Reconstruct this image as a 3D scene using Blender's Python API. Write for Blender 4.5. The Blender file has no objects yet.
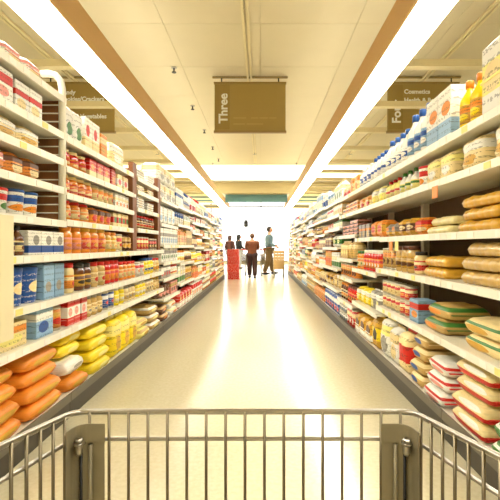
import bpy, bmesh, math, random
from mathutils import Vector, Matrix
random.seed(7)
S = bpy.context.scene
C = S.collection
PI = math.pi

# ------------------------------------------------------------------ camera
cam_d = bpy.data.cameras.new('camera'); cam = bpy.data.objects.new('camera', cam_d); C.objects.link(cam)
cam.location = (0, 0, 1.05); cam.rotation_euler = (PI/2, 0, 0)
cam_d.sensor_width = 36; cam_d.lens = 28.8; cam_d.clip_start = .03; cam_d.clip_end = 200
cam_d.shift_x = -11/500; cam_d.shift_y = -4/500
S.camera = cam
# ------------------------------------------------------------------ world, exposure
W = bpy.data.worlds.new('daylight'); S.world = W; W.use_nodes = True
W.node_tree.nodes['Background'].inputs[0].default_value = (1.0, .99, .96, 1)
W.node_tree.nodes['Background'].inputs[1].default_value = 2.3
TUBE = 17.0            # diffuser emission of the rows of fluorescent light
PANEL = 1.5           # luminous ceiling at the end of the aisle
vs = S.view_settings
vs.view_transform = 'Standard'; vs.look = 'None'; vs.gamma = 1; vs.use_curve_mapping = False
vs.exposure = 0.62

# ------------------------------------------------------------------ materials
def lin(c):
    return tuple((x/12.92 if x <= .04045 else ((x+.055)/1.055)**2.4) for x in c)
_m = {}
def mat(name, col, rough=.5, metal=0, emit=0, noise=0, scale=30, bump=0, coat=0):
    if name in _m: return _m[name]
    m = bpy.data.materials.new(name); m.use_nodes = True; _m[name] = m
    nt = m.node_tree; b = nt.nodes['Principled BSDF']
    c = lin(col)
    b.inputs['Base Color'].default_value = (*c, 1); b.inputs['Roughness'].default_value = rough
    b.inputs['Metallic'].default_value = metal
    if coat: b.inputs['Coat Weight'].default_value = coat; b.inputs['Coat Roughness'].default_value = .12
    if emit:
        b.inputs['Emission Color'].default_value = (*c, 1); b.inputs['Emission Strength'].default_value = emit
    if noise or bump:
        tc = nt.nodes.new('ShaderNodeTexCoord'); n = nt.nodes.new('ShaderNodeTexNoise')
        n.inputs['Scale'].default_value = scale; n.inputs['Detail'].default_value = 3
        nt.links.new(tc.outputs['Object'], n.inputs['Vector'])
        if noise:
            mx = nt.nodes.new('ShaderNodeMix'); mx.data_type = 'RGBA'
            mx.inputs['A'].default_value = (*[x*(1-noise) for x in c], 1)
            mx.inputs['B'].default_value = (*[min(1, x*(1+noise)) for x in c], 1)
            nt.links.new(n.outputs['Fac'], mx.inputs['Factor']); nt.links.new(mx.outputs['Result'], b.inputs['Base Color'])
        if bump:
            bp = nt.nodes.new('ShaderNodeBump'); bp.inputs['Strength'].default_value = bump
            nt.links.new(n.outputs['Fac'], bp.inputs['Height']); nt.links.new(bp.outputs['Normal'], b.inputs['Normal'])
    return m

def print_mat(base, band, patch, style=0, rough=.42, inkf=.55):
    """flat print on packaging: a colour band, a picture patch and rows of small print"""
    key = ('print', base, band, patch, style, rough, inkf)
    if key in _m: return _m[key]
    m = bpy.data.materials.new('package_print'); m.use_nodes = True; _m[key] = m
    nt = m.node_tree; N = nt.nodes.new; L = nt.links.new
    b = nt.nodes['Principled BSDF']; b.inputs['Roughness'].default_value = rough
    r = random.Random(str(key))
    tc = N('ShaderNodeTexCoord'); sp = N('ShaderNodeSeparateXYZ'); L(tc.outputs['Generated'], sp.inputs[0])
    def M(op, a, b_=None, c=None):
        n = N('ShaderNodeMath'); n.operation = op
        for i, v in enumerate((a, b_, c)):
            if v is None: continue
            if isinstance(v, (int, float)): n.inputs[i].default_value = v
            else: L(v, n.inputs[i])
        return n.outputs[0]
    def mix(f, a, b_):
        n = N('ShaderNodeMix'); n.data_type = 'RGBA'; L(f, n.inputs['Factor'])
        for k, v in (('A', a), ('B', b_)):
            if isinstance(v, tuple): n.inputs[k].default_value = (*lin(v), 1)
            else: L(v, n.inputs[k])
        return n.outputs['Result']
    x, z = sp.outputs[0], sp.outputs[2]
    zc = (.72, .5, .25, .62)[style % 4]; hw = (.13, .2, .15, .09)[style % 4]
    f1 = M('LESS_THAN', M('ABSOLUTE', M('SUBTRACT', z, zc)), hw)
    col = mix(f1, base, band)
    pc = (.36, .5, .62, .3)[style % 4]
    ex = M('MULTIPLY', M('SUBTRACT', x, r.uniform(.35, .65)), 1/r.uniform(.24, .36))
    ez = M('MULTIPLY', M('SUBTRACT', z, pc), 1/r.uniform(.13, .22))
    f2 = M('LESS_THAN', M('ADD', M('MULTIPLY', ex, ex), M('MULTIPLY', ez, ez)), 1.0)
    col = mix(f2, col, patch)
    mp = N('ShaderNodeMapping'); mp.inputs['Scale'].default_value = (16, 3, 26); L(tc.outputs['Generated'], mp.inputs[0])
    nz = N('ShaderNodeTexNoise'); nz.inputs['Scale'].default_value = 1.0; nz.inputs['Detail'].default_value = 1; L(mp.outputs[0], nz.inputs['Vector'])
    lines = M('GREATER_THAN', M('SINE', M('MULTIPLY', z, 6.283*r.choice((5, 6, 7)))), .35)
    f3 = M('MULTIPLY', M('MULTIPLY', M('GREATER_THAN', nz.outputs['Fac'], .52), lines), inkf)
    ink = (.2, .14, .1) if sum(base) > 1.5 else (.97, .93, .85)
    col = mix(f3, col, ink)
    oi = N('ShaderNodeObjectInfo'); hs = N('ShaderNodeHueSaturation')
    L(M('ADD', M('MULTIPLY', oi.outputs['Random'], .22), .88), hs.inputs['Value']); L(col, hs.inputs['Color'])
    L(hs.outputs['Color'], b.inputs['Base Color'])
    return m

ENAMEL = mat('shelf_enamel', (.93, .91, .84), .45, noise=.03)
RAIL = mat('price_rail_plastic', (.95, .93, .87), .35)
KICK = mat('kick_plate_grey', (.25, .225, .18), .5, noise=.1, scale=8)
BACK = mat('back_panel_brown', (.42, .33, .22), .7, noise=.1, scale=6)
WOOD = mat('brown_wood', (.50, .29, .13), .5, noise=.25, scale=14)
CHROME = mat('cart_chrome', (.66, .64, .60), .28, 1, noise=.08, scale=60)
WIRE = mat('cart_wire', (.45, .41, .33), .32, .9, noise=.08, scale=60)
PLATE = mat('cart_plate_steel', (.54, .50, .40), .45, .35, noise=.15, scale=25)
RUBBER = mat('grey_rubber', (.2, .2, .2), .7)
VAL = mat('tan_valance', (.82, .67, .46), .6, noise=.05, scale=3)
CREAM = mat('cream_paint', (.93, .88, .72), .6, noise=.02)
CEIL = mat('ceiling_tile', (.88, .84, .725), .85, noise=.03, scale=3, bump=.05)
CEILB = mat('ceiling_grid', (.85, .81, .69), .8)
DIFF = mat('lamp_diffuser', (1.0, .985, .935), .4, emit=TUBE)
UPL = mat('added_uplight_glow', (1.0, .985, .935), .4, emit=TUBE*.15)  # glow of the added strips that brighten the ceiling
LUM = mat('luminous_panel', (1.0, .97, .86), .4, emit=PANEL)
TEAL = mat('teal_paint', (.38, .56, .61), .6, noise=.03, scale=3)
TAN = mat('tan_paint', (.72, .66, .50), .65, noise=.03, scale=3)
WALLM = mat('wall_paint', (.92, .88, .76), .7, noise=.03, scale=3)
SIGN = mat('sign_bronze', (.66, .57, .33), .45, noise=.04, scale=4)
SIGN2 = mat('sign_bronze_dark', (.61, .52, .29), .45)
SIGNEDGE = mat('sign_edge', (.62, .52, .34), .4)
FAINT = mat('sign_faint_print', (.71, .62, .38), .5)
LETTER = mat('sign_letter', (.97, .98, .97), .4)
STEEL = mat('steel_rod', (.7, .68, .62), .35, .8)
DARKM = mat('dark_metal', (.13, .12, .11), .45, .3)
FRAME = mat('window_frame', (.42, .42, .40), .5)

# ------------------------------------------------------------------ mesh helpers
class MB:
    def __init__(s): s.v = []; s.f = []; s.mi = []; s.sm = []
    def add(s, vs_, fs, mi=0, smooth=False):
        o = len(s.v); s.v += [tuple(p) for p in vs_]
        for f in fs: s.f.append([i+o for i in f]); s.mi.append(mi); s.sm.append(smooth)
        return s
    def box(s, a, b, mi=0):
        (x0, y0, z0), (x1, y1, z1) = a, b
        return s.add([(x0,y0,z0),(x1,y0,z0),(x1,y1,z0),(x0,y1,z0),(x0,y0,z1),(x1,y0,z1),(x1,y1,z1),(x0,y1,z1)],
                     [(0,3,2,1),(4,5,6,7),(0,1,5,4),(1,2,6,5),(2,3,7,6),(3,0,4,7)], mi)
    def cbox(s, w, d, h, c=.004, mi=0, z0=0, cx=0, cy=0):
        """box with chamfered vertical and horizontal edges"""
        def ring(ww, dd, z, k):
            x, y = ww/2, dd/2
            return [(cx-x+k, cy-y, z), (cx+x-k, cy-y, z), (cx+x, cy-y+k, z), (cx+x, cy+y-k, z), (cx+x-k, cy+y, z), (cx-x+k, cy+y, z), (cx-x, cy+y-k, z), (cx-x, cy-y+k, z)]
        rs = [ring(w-2*c, d-2*c, z0, c), ring(w, d, z0+c, c), ring(w, d, z0+h-c, c), ring(w-2*c, d-2*c, z0+h, c)]
        vs_ = [p for r_ in rs for p in r_]; fs = [tuple(range(7, -1, -1)), tuple(range(24, 32))]
        for k in range(3):
            for i in range(8):
                j = (i+1) % 8; fs.append((k*8+i, k*8+j, k*8+8+j, k*8+8+i))
        return s.add(vs_, fs, mi)
    def lathe(s, prof, n=14, mi=0, cx=0, cy=0, ax=None, smooth=True):
        vs_ = []; fs = []
        for r, z in prof:
            for i in range(n):
                a = 2*PI*i/n; vs_.append((cx+r*math.cos(a), cy+r*math.sin(a), z))
        for k in range(len(prof)-1):
            for i in range(n):
                j = (i+1) % n; fs.append((k*n+i, k*n+j, (k+1)*n+j, (k+1)*n+i))
        s.add(vs_, fs, mi, smooth)
        o = len(s.v)-len(vs_)
        s.f.append([o+i for i in range(n-1, -1, -1)]); s.mi.append(mi); s.sm.append(False)
        m_ = (len(prof)-1)*n; s.f.append([o+m_+i for i in range(n)]); s.mi.append(mi); s.sm.append(False)
        return s
    def tube(s, pts, r, n=8, mi=0):
        pts = [Vector(p) for p in pts]; vs_ = []; fs = []
        up = Vector((0, 0, 1)); prev = None
        for i, p in enumerate(pts):
            if i == 0: d = pts[1]-p
            elif i == len(pts)-1: d = p-pts[i-1]
            else: d = (pts[i+1]-p).normalized()+(p-pts[i-1]).normalized()
            d.normalize()
            a = d.cross(up) if prev is None else prev-d*prev.dot(d)
            if a.length < 1e-4: a = d.cross(Vector((1, 0, 0)))
            a.normalize(); b = d.cross(a); prev = a
            rr = r[i] if isinstance(r, (list, tuple)) else r
            for k in range(n):
                t = 2*PI*k/n; vs_.append(p+a*rr*math.cos(t)+b*rr*math.sin(t))
        for i in range(len(pts)-1):
            for k in range(n):
                j = (k+1) % n; fs.append((i*n+k, (i+1)*n+k, (i+1)*n+j, i*n+j))
        fs.append(tuple(range(n))); e = (len(pts)-1)*n; fs.append(tuple(e+k for k in range(n-1, -1, -1)))
        return s.add(vs_, fs, mi, True)
    def mesh(s, name, mats):
        me = bpy.data.meshes.new(name); me.from_pydata(s.v, [], s.f); 
        for m in (mats if isinstance(mats, (list, tuple)) else [mats]): me.materials.append(m)
        me.polygons.foreach_set('material_index', s.mi); me.polygons.foreach_set('use_smooth', s.sm); me.update()
        return me
    def build(s, name, mats, parent=None, loc=(0, 0, 0), rz=0):
        return link(name, s.mesh(name, mats), parent, loc, rz)
def link(name, me, parent=None, loc=(0, 0, 0), rz=0):
    o = bpy.data.objects.new(name, me); C.objects.link(o); o.location = loc; o.rotation_euler = (0, 0, rz); o.parent = parent
    return o
def tag(o, label, cat, group=None, kind=None):
    if label: o['label'] = label
    if cat: o['category'] = cat
    if group: o['group'] = group
    if kind: o['kind'] = kind
    return o
def struct(o, label=None):
    o['kind'] = 'structure'
    if label: o['label'] = label
    return o
def empty(name, loc=(0, 0, 0), rz=0):
    return link(name, None, None, loc, rz)
def copy_tree(o, parent=None):
    c = o.copy(); C.objects.link(c); c.parent = parent
    for ch in list(o.children): copy_tree(ch, c)
    return c
def boxo(name, a, b, m, parent=None):
    return MB().box(a, b).build(name, m, parent)

# ------------------------------------------------------------------ the setting
ZC = 3.85; LX, RX = -1.17, 1.0          # ceiling height, floor edges of the aisle
FLOOR = bpy.data.materials.new('polished_floor'); FLOOR.use_nodes = True
nt = FLOOR.node_tree; b = nt.nodes['Principled BSDF']
tc = nt.nodes.new('ShaderNodeTexCoord'); n1 = nt.nodes.new('ShaderNodeTexNoise'); n1.inputs['Scale'].default_value = 45; n1.inputs['Detail'].default_value = 4
n2 = nt.nodes.new('ShaderNodeTexNoise'); n2.inputs['Scale'].default_value = 1.2
cr = nt.nodes.new('ShaderNodeValToRGB'); cr.color_ramp.elements[0].position = .3; cr.color_ramp.elements[1].position = .7
cr.color_ramp.elements[0].color = (*lin((.80, .765, .64)), 1); cr.color_ramp.elements[1].color = (*lin((.84, .81, .69)), 1)
nt.links.new(tc.outputs['Object'], n1.inputs['Vector']); nt.links.new(tc.outputs['Object'], n2.inputs['Vector'])
nt.links.new(n1.outputs['Fac'], cr.inputs[0]); nt.links.new(cr.outputs[0], b.inputs['Base Color'])
mr = nt.nodes.new('ShaderNodeMapRange'); mr.inputs['To Min'].default_value = .16; mr.inputs['To Max'].default_value = .24
nt.links.new(n2.outputs['Fac'], mr.inputs['Value']); nt.links.new(mr.outputs[0], b.inputs['Roughness'])
b.inputs['Specular IOR Level'].default_value = .6
struct(boxo('floor', (-6.2, -3, -.1), (6.2, 24.2, 0), FLOOR), 'cream polished supermarket floor running down the aisle')
ce = struct(boxo('ceiling', (-6.2, -3, ZC+.02), (6.2, 24.2, ZC+.12), CEILB), 'tan panelled ceiling with faint seams')
pm = MB().cbox(1.215, 1.215, .02, .0015).mesh('ceiling_panel', CEIL)
for i in range(10):
    for j in range(14):
        link('ceiling_panel', pm, ce, (-5.5+i*1.22, -2.9+j*1.22, ZC))
pm2 = MB().cbox(1.215, 1.02, .02, .003).mesh('luminous_panel', LUM)
tag(ce, None, None)
for i in range(10):
    for j in range(3):
        link('luminous_panel', pm2, ce, (-5.5+i*1.22, 14.45+j*1.03, ZC))
struct(boxo('trim_1', (-6.0, 17.5, 3.37), (6.0, 17.62, 3.84), TAN), 'tan bulkhead across the end of the aisle')
te = struct(boxo('trim_2', (-1.60, 18.0, 3.03), (1.18, 18.1, 3.44), TEAL), 'teal band below the tan bulkhead')
for a, b_ in ((-6.0, -2.0), (1.53, 6.0)): boxo('teal_panel', (a, 18.0, 3.04), (b_, 18.1, 3.44), TEAL, te)
struct(boxo('trim_3', (-6.0, 17.62, 3.37), (6.0, 18.0, 3.40), TAN), 'tan soffit between bulkhead and teal band')
struct(boxo('wall_left', (-6.2, -3, 0), (-6.0, 24.2, ZC+.02), WALLM))
struct(boxo('wall_right', (6.0, -3, 0), (6.2, 24.2, ZC+.02), WALLM))
struct(boxo('wall_back', (-6.0, -3, 0), (6.0, -2.8, ZC+.02), WALLM))
wf = MB(); wf.box((-6, 24, 0), (6, 24.15, .12)).box((-6, 24, 3.75), (6, 24.15, ZC+.02))
struct(wf.build('wall_front', WALLM))
GLASS = bpy.data.materials.new('window_glass'); GLASS.use_nodes = True
gn = GLASS.node_tree; gn.nodes.remove(gn.nodes['Principled BSDF'])
tr = gn.nodes.new('ShaderNodeBsdfTransparent'); gl = gn.nodes.new('ShaderNodeBsdfGlossy'); gl.inputs['Roughness'].default_value = .02
mx = gn.nodes.new('ShaderNodeMixShader'); mx.inputs[0].default_value = .06
gn.links.new(tr.outputs[0], mx.inputs[1]); gn.links.new(gl.outputs[0], mx.inputs[2]); gn.links.new(mx.outputs[0], gn.nodes['Material Output'].inputs[0])
for k in range(4):
    x0 = -6+k*3
    w = empty('window_%d' % (k+1), (x0+1.5, 24.05, .12)); struct(w, 'tall bright shop window in the front wall')
    fr = MB()
    for a, b_ in (((-1.5, -.04, 0), (-1.46, .04, 3.63)), ((1.46, -.04, 0), (1.5, .04, 3.63)), ((-1.46, -.04, 0), (1.46, .04, .05)), ((-1.46, -.04, 3.58), (1.46, .04, 3.63))): fr.box(a, b_)
    fr.build('window_frame', FRAME, w)
    MB().box((-1.46, -.03, 3.28), (1.46, .03, 3.34)).build('transom', FRAME, w)
    MB().box((-1.46, -.004, .05), (1.46, .004, 3.28)).build('pane', GLASS, w)
    MB().box((-1.46, -.004, 3.34), (1.46, .004, 3.58)).build('pane', GLASS, w)

# ------------------------------------------------------------------ rows of light over the shelves
def light_row(side, x_in, width, label):
    """x_in: X of the edge over the aisle; valance faces the aisle; side -1 left, +1 right"""
    y0, y1, zb, zt = -1.6, 20.5, 2.93, 3.21
    t = empty('light_row', (x_in+side*width/2, (y0+y1)/2, zb)); tag(t, label, 'ceiling light', 'rows of light over the aisle shelves')
    L_ = y1-y0; h = zt-zb; xi = -side*width/2; xo = side*width/2
    def bx(n, x0, x1, ya, yb, za, zb_, m): 
        return boxo(n, (min(x0, x1), ya, za), (max(x0, x1), yb, zb_), m, t)
    bx('valance', xi, xi+side*.02, -L_/2, L_/2, 0, h, VAL)
    bx('housing', xi+side*.02, xo, -L_/2, L_/2, .03, .14, CREAM)
    bx('added_uplight', xi+side*.12, xo-side*.08, -L_/2+.05, L_/2-.05, .14, .17, UPL)  # unseen glowing strip added on the housing to lift the ceiling brightness
    bx('side_trim', xo, xo+side*.012, -L_/2, L_/2, 0, .15, CREAM)
    bx('end_plate', xi, xo, L_/2, L_/2+.012, 0, h, VAL)
    n = 18; seg = L_/n; dm = None
    for k in range(n):
        ya = -L_/2+k*seg
        if dm is None:
            dm = MB().box((min(xi+side*.022, xo), 0, .004), (max(xi+side*.022, xo), seg-.008, .03)).mesh('diffuser', DIFF)
        link('diffuser', dm, t, (0, ya+.004, 0))
    am = MB().box((min(xo+side*.012, xo+side*2.3), -.045, 0), (max(xo+side*.012, xo+side*2.3), .045, .075)).mesh('cross_arm', CREAM)
    yy = 4.27-1.22*4
    while yy < y1-.3:
        link('cross_arm', am, t, (0, yy-(y0+y1)/2, .02)); yy += 1.22
    wm = MB().tube([(0, 0, 0), (0, 0, ZC-.011-zt)], .008, 6).lathe([(.03, ZC-.011-zt-.03), (.03, ZC-.011-zt)], 8).lathe([(.022, -.0), (.01, .07)], 8).mesh('hanger_rod', STEEL)
    for yh in (-1.2, 13.45):
        link('hanger_rod', wm, t, (xi+side*.01, yh-(y0+y1)/2, h))
light_row(-1, -1.61, .36, 'long fluorescent light row with tan valance hanging above the left shelves')
light_row(1, 1.19, .32, 'long fluorescent light row with tan valance hanging above the right shelves')

# ceiling tracks
for x, lab in ((-.19, 'pale metal ceiling track running above the middle of the aisle'),
               (-3.12, 'pale metal ceiling track beyond the left light row'), (2.70, 'pale metal ceiling track beyond the right light row')):
    t = empty('ceiling_track', (x, 5, ZC-.011)); tag(t, lab, 'ceiling track', 'metal tracks along the ceiling')
    for dx in (-.028, .028): boxo('rail', (dx-.016, -7, -.035), (dx+.016, 8.3, 0), CREAM, t)
    for k in range(6): boxo('coupling', (-.05, -6+k*2.6, -.04), (.05, -5.94+k*2.6, 0), STEEL, t)

# ------------------------------------------------------------------ hanging aisle signs
def text_mesh(body, size, m, depth=.004, align='LEFT'):
    c = bpy.data.curves.new('lettering', 'FONT'); c.body = body; c.size = size; c.extrude = depth; c.align_x = align; c.resolution_u = 3
    c.offset = size*.028
    o = bpy.data.objects.new('tmp', c); C.objects.link(o)
    bpy.context.view_layer.update()
    me = bpy.data.meshes.new_from_object(o.evaluated_get(bpy.context.evaluated_depsgraph_get()))
    bpy.data.objects.remove(o); me.materials.clear(); me.materials.append(m); me.name = 'lettering'
    return me
def aisle_sign(x, y, label, word, lines, faint=False):
    w, h, zb = 1.17, .775, 1.05+115*y/400
    t = empty('aisle_sign', (x, y, zb)); tag(t, label, 'sign', 'hanging aisle signs')
    MB().box((-w/2, -.015, 0), (w/2, .015, h)).build('panel', SIGN, t)
    MB().box((-w/2+.012, -.019, .02), (-w/2+.25, -.015, h-.02)).build('name_strip', SIGN2, t)
    MB().box((-w/2-.012, -.028, -.035), (w/2+.012, .028, 0)).build('bottom_bar', SIGNEDGE, t)
    MB().box((-w/2-.012, -.028, h), (w/2+.012, .028, h+.025)).build('top_bar', SIGN2, t)
    for sx in (-.47, .47): MB().tube([(sx, 0, h+.025), (sx, 0, ZC-.011-zb)], .011, 8).build('hanger_rod', DARKM, t)
    MB().box((-.62, -.02, ZC-.011-zb-.02), (.62, .02, ZC-.011-zb)).build('ceiling_bar', SIGN2, t)
    me = text_mesh(word, .2, LETTER)
    o = link('lettering', me, t, (-w/2+.21, -.020, .12)); o.rotation_euler = (PI/2, -PI/2, 0)
    for k, (body, zz) in enumerate(lines):
        o = link('lettering', text_mesh(body, .1, LETTER), t, (-w/2+.27, -.017, zz)); o.rotation_euler = (PI/2, 0, 0)
    if faint:
        for zz, segs in ((.20, ((.31, .52), (.60, .72), (.74, .88), (.90, 1.02))), (.10, ((.31, .50), (.53, .80)))):
            for a, b_ in segs: MB().box((-w/2+a, -.0165, zz), (-w/2+b_, -.015, zz+.022)).build('faint_print', FAINT, t)
aisle_sign(-.18, 6.60, 'bronze aisle sign reading Three hanging over the middle of the aisle', 'Three', [], True)
aisle_sign(-3.0, 6.60, 'bronze aisle sign listing Candy and Cookies beyond the left light row', 'Two', [('Candy', .60), ('Cookies/Crackers', .49), ('Canned Vegetables', .205), ('Foods', .09)])
aisle_sign(2.67, 6.60, 'bronze aisle sign listing Cosmetics beyond the right light row', 'Four', [('Cosmetics', .61), ('Health & Beauty', .47)])

# sprinklers, hanging camera
for k, (y, w_) in enumerate(((6.25, 'nearest'), (7.95, 'second nearest'), (9.6, 'third nearest'), (11.25, 'fourth nearest'), (12.8, 'farthest'))):
    t = empty('sprinkler_head', (-1.36, y, ZC-.011)); tag(t, 'small dark ceiling sprinkler left of the aisle sign, %s to the cart' % w_, 'sprinkler', 'ceiling sprinklers')
    MB().lathe([(.045, -.012), (.045, 0)], 12).build('collar', STEEL, t)
    MB().lathe([(.012, -.07), (.012, -.012)], 8).build('stem', DARKM, t)
    MB().lathe([(.035, -.08), (.035, -.07)], 10).build('deflector', DARKM, t)
t = empty('hanging_camera', (-.75, 20, 2.0)); tag(t, 'small black camera box hanging on a rod before the bright window', 'camera')
MB().cbox(.2, .2, .3, .02).build('body', DARKM, t)
MB().tube([(0, 0, .3), (0, 0, ZC-2.0+.019)], .012, 6).build('rod', STEEL, t)
MB().lathe([(.03, .3), (.05, .34), (.012, .40)], 10).build('bracket', DARKM, t)
o = MB().lathe([(.05, 0), (.06, .03)], 12).build('lens', RUBBER, t, (0, -.1, .13)); o.rotation_euler = (PI/2, 0, 0)

# ------------------------------------------------------------------ products
WHITE = (.95, .94, .9); CRM = (.95, .86, .62); YEL = (.98, .87, .12); ORG = (.92, .56, .16); RED = (.82, .12, .08); BRN = (.40, .22, .1)
TANC = (.80, .66, .38); LBL = (.55, .70, .83); BLU = (.12, .32, .62); GRN = (.25, .5, .2); BLK = (.12, .1, .09); GLD = (.85, .65, .2); PNK = (.92, .6, .55); LYEL = (.98, .93, .55); GRY = (.6, .58, .54); SIL = (.75, .75, .72)
CN = {WHITE: 'white', CRM: 'cream', YEL: 'yellow', ORG: 'orange', RED: 'red', BRN: 'brown', TANC: 'tan', LBL: 'light blue', BLU: 'blue', GRN: 'green', BLK: 'black', GLD: 'golden', PNK: 'pink', LYEL: 'pale yellow', GRY: 'grey', SIL: 'silver'}
def solid(c, rough=.4): return mat('plain_%s_%.1f' % (CN[c], rough), c, rough)

def pillow(w, t, h, seed, bumps=0, nu=9, nv=9, flat=False):
    """stuffed bag: outline w x h, thickness t; flat lies on its back"""
    r = random.Random(seed); ph = [r.uniform(0, 6) for _ in range(4)]
    vs_ = []; idx = {}
    def th(u, v):
        e = max(0, (1-abs(u)**7))*max(0, (1-abs(v)**7))
        k = e**(.3 if bumps else .45)*(1+.10*math.sin(5*u+ph[0])*math.sin(4*v+ph[1])+.05*math.sin(9*u+ph[2]+6*v))
        if bumps: k *= .66+.34*abs(math.sin(bumps*PI*(u+1)/2))**.6
        return max(k, 0)*t/2
    fs = []
    for sgn in (-1, 1):
        for j in range(nv+1):
            for i in range(nu+1):
                u, v = -1+2*i/nu, math.sin(PI/2*(-1+2*j/nv))
                if not bumps: u = math.sin(PI/2*u)
                edge = i in (0, nu) or j in (0, nv)
                if edge and sgn == 1: idx[sgn, i, j] = idx[-1, i, j]; continue
                cu = 1-.06*v*v*abs(u); cv = 1-.05*u*u
                a, b_ = u*w/2*cu, v*h/2*cv
                d = sgn*th(u, v)
                idx[sgn, i, j] = len(vs_)
                if flat:
                    vs_.append((a, b_, max(d, -t*.36)))
                else: vs_.append((a, d, b_+h/2))
    for sgn in (-1, 1):
        for j in range(nv):
            for i in range(nu):
                q = (idx[sgn, i, j], idx[sgn, i+1, j], idx[sgn, i+1, j+1], idx[sgn, i, j+1])
                fs.append(q if (sgn == -1) != flat else q[::-1])
    z0 = min(p[2] for p in vs_)
    vs_ = [(x, y, z-z0) for x, y, z in vs_]
    return vs_, fs

_p = {}
class Proto: pass
def proto(kind, cols, dims, style=0):
    """returns a prototype: root mesh, child meshes, size, category, wording"""
    key = (kind, cols, dims, style)
    if key in _p: return _p[key]
    P = Proto(); P.kids = []; P.flatrot = 0
    a, b_, c = cols; w, d, h = dims; seed = hash(str(key)) & 255
    seed = sum(ord(ch) for ch in str(key)) 
    pr = print_mat(a, b_, c, style, inkf=.12 if kind == 'sack' else .5)
    P.cat = kind; m = MB(); mats = [pr]
    P.desc = CN[a]+' '
    if kind == 'box':
        m.cbox(w, d, h, .003); P.desc += 'cardboard box'; P.kids.append(('flap', MB().box((-w/2+.004, -.006, h), (w/2-.004, .006, h+.0012)).mesh('flap', solid(a))))
    elif kind == 'pack':
        m.cbox(w, d, h, min(.03, h*.25)); P.desc += 'wrapped pack'; 
        P.kids.append(('seal', MB().box((-w/2+.02, -d/2-.004, h*.47), (w/2-.02, -d/2+.004, h*.5)).mesh('seal', solid(b_))))
    elif kind == 'book':
        m.cbox(w, d, h, .001); P.desc += 'magazine'; P.kids.append(('page_block', MB().box((-w/2+.003, -d/2+.003, h), (w/2-.002, d/2-.003, h+.001)).mesh('pages', solid(WHITE, .7))))
    elif kind == 'can':
        R = w/2; m.lathe([(R*.93, 0), (R, .004), (R, .010), (R*.965, .014), (R*.965, h-.014), (R, h-.010), (R, h-.004), (R*.93, h)], 16); mats = [mat('tin', (.8, .78, .72), .3, .9)]
        P.kids.append(('paper_label', MB().lathe([(R*.975, .016), (R*.975, h-.016)], 16).mesh('paper_label', pr))); P.desc += 'labelled tin can'
    elif kind == 'jar':
        R = w/2; m.lathe([(R*.85, 0), (R, .012), (R, h*.70), (R*.93, h*.78), (R*.78, h*.83), (R*.78, h*.86)], 16)
        mats = [mat('jar_'+CN[a], a, .15, coat=.5)]
        P.kids.append(('lid', MB().lathe([(R*.86, h*.845), (R*.86, h*.985), (R*.8, h)], 16).mesh('lid', solid(b_))))
        P.kids.append(('paper_label', MB().lathe([(R*1.012, h*.16), (R*1.012, h*.6)], 16).mesh('paper_label', print_mat(c, a, b_, style)))); P.desc += 'jar with %s lid' % CN[b_]
    elif kind == 'bottle':
        R = w/2; m.lathe([(R*.85, 0), (R, .012), (R, h*.55), (R*.92, h*.63), (R*.45, h*.77), (R*.34, h*.82), (R*.34, h*.87)], 14)
        mats = [mat('bottle_'+CN[a], a, .2, coat=.4)]
        P.kids.append(('cap', MB().lathe([(R*.42, h*.85), (R*.42, h*.98), (R*.34, h)], 12).mesh('cap', solid(b_))))
        P.kids.append(('paper_label', MB().lathe([(R*1.012, h*.14), (R*1.012, h*.5)], 14).mesh('paper_label', print_mat(c, b_, a, style)))); P.desc += 'bottle with %s cap' % CN[b_]
    elif kind == 'tub':
        R = w/2; m.lathe([(R*.82, 0), (R*.86, .006), (R*.97, h*.88), (R*.97, h*.9)], 18)
        P.kids.append(('lid', MB().lathe([(R, h*.885), (R, h*.985), (R*.94, h)], 18).mesh('lid', solid(b_)))); P.desc += 'tub with %s lid' % CN[b_]
    elif kind == 'carton':
        m.cbox(w, d, h*.76, .003)
        x, y = w/2-.003, d/2-.003; z0 = h*.757; z1 = h*.93
        m.add([(-x, -y, z0), (x, -y, z0), (x, y, z0), (-x, y, z0), (-x, 0, z1), (x, 0, z1)], [(0, 1, 5, 4), (2, 3, 4, 5), (1, 2, 5), (3, 0, 4), (3, 2, 1, 0)])
        P.kids.append(('gable_seal', MB().box((-x, -.003, z1-.004), (x, .003, h)).mesh('seal', solid(b_)))); P.desc += 'gable top carton'
    elif kind == 'bag':          # standing bag
        v, f = pillow(w, d, h*.95, seed); m.add(v, f, 0, True); P.desc += 'upright bag'
        P.kids.append(('seal', MB().box((-w*.44, -.003, h*.925), (w*.44, .003, h)).mesh('seal', solid(b_))))
    elif kind == 'sack':         # lying bag
        v, f = pillow(w, h, d, seed, flat=True); m.add(v, f, 0, True); P.desc += 'flat bag'
        P.kids.append(('seal', MB().box((w*.455, -d*.42, h*.36-.002), (w*.53, d*.42, h*.36+.002)).mesh('seal', solid(b_))))
    elif kind == 'loaf':         # buns in a clear bag, lying
        v, f = pillow(w, h, d, seed, bumps=max(3, int(w/.055)), nu=36, flat=True); m.add(v, f, 0, True); P.desc += 'bread pack'
        mats = [mat('bread_%s' % CN[a], a, .28, noise=.3, scale=18, coat=.4)]
        P.kids.append(('tie', MB().tube([(w*.46, 0, h*.36), (w*.5, 0, h*.36), (w*.54, 0, h*.36)], [.014, .006, .016], 8).mesh('tie', solid(b_))))
    P.me = m.mesh(kind, mats)
    # one-mesh version for far away repeats
    q = MB(); q.v = list(m.v); q.f = list(m.f); q.mi = list(m.mi); q.sm = list(m.sm); qm = list(mats)
    for nm, km in P.kids:
        qm.append(km.materials[0]); q.add([tuple(v.co) for v in km.vertices], [tuple(p.vertices) for p in km.polygons], len(qm)-1, nm not in ('flap', 'seal'))
    P.far = q.mesh(kind, qm)
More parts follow.
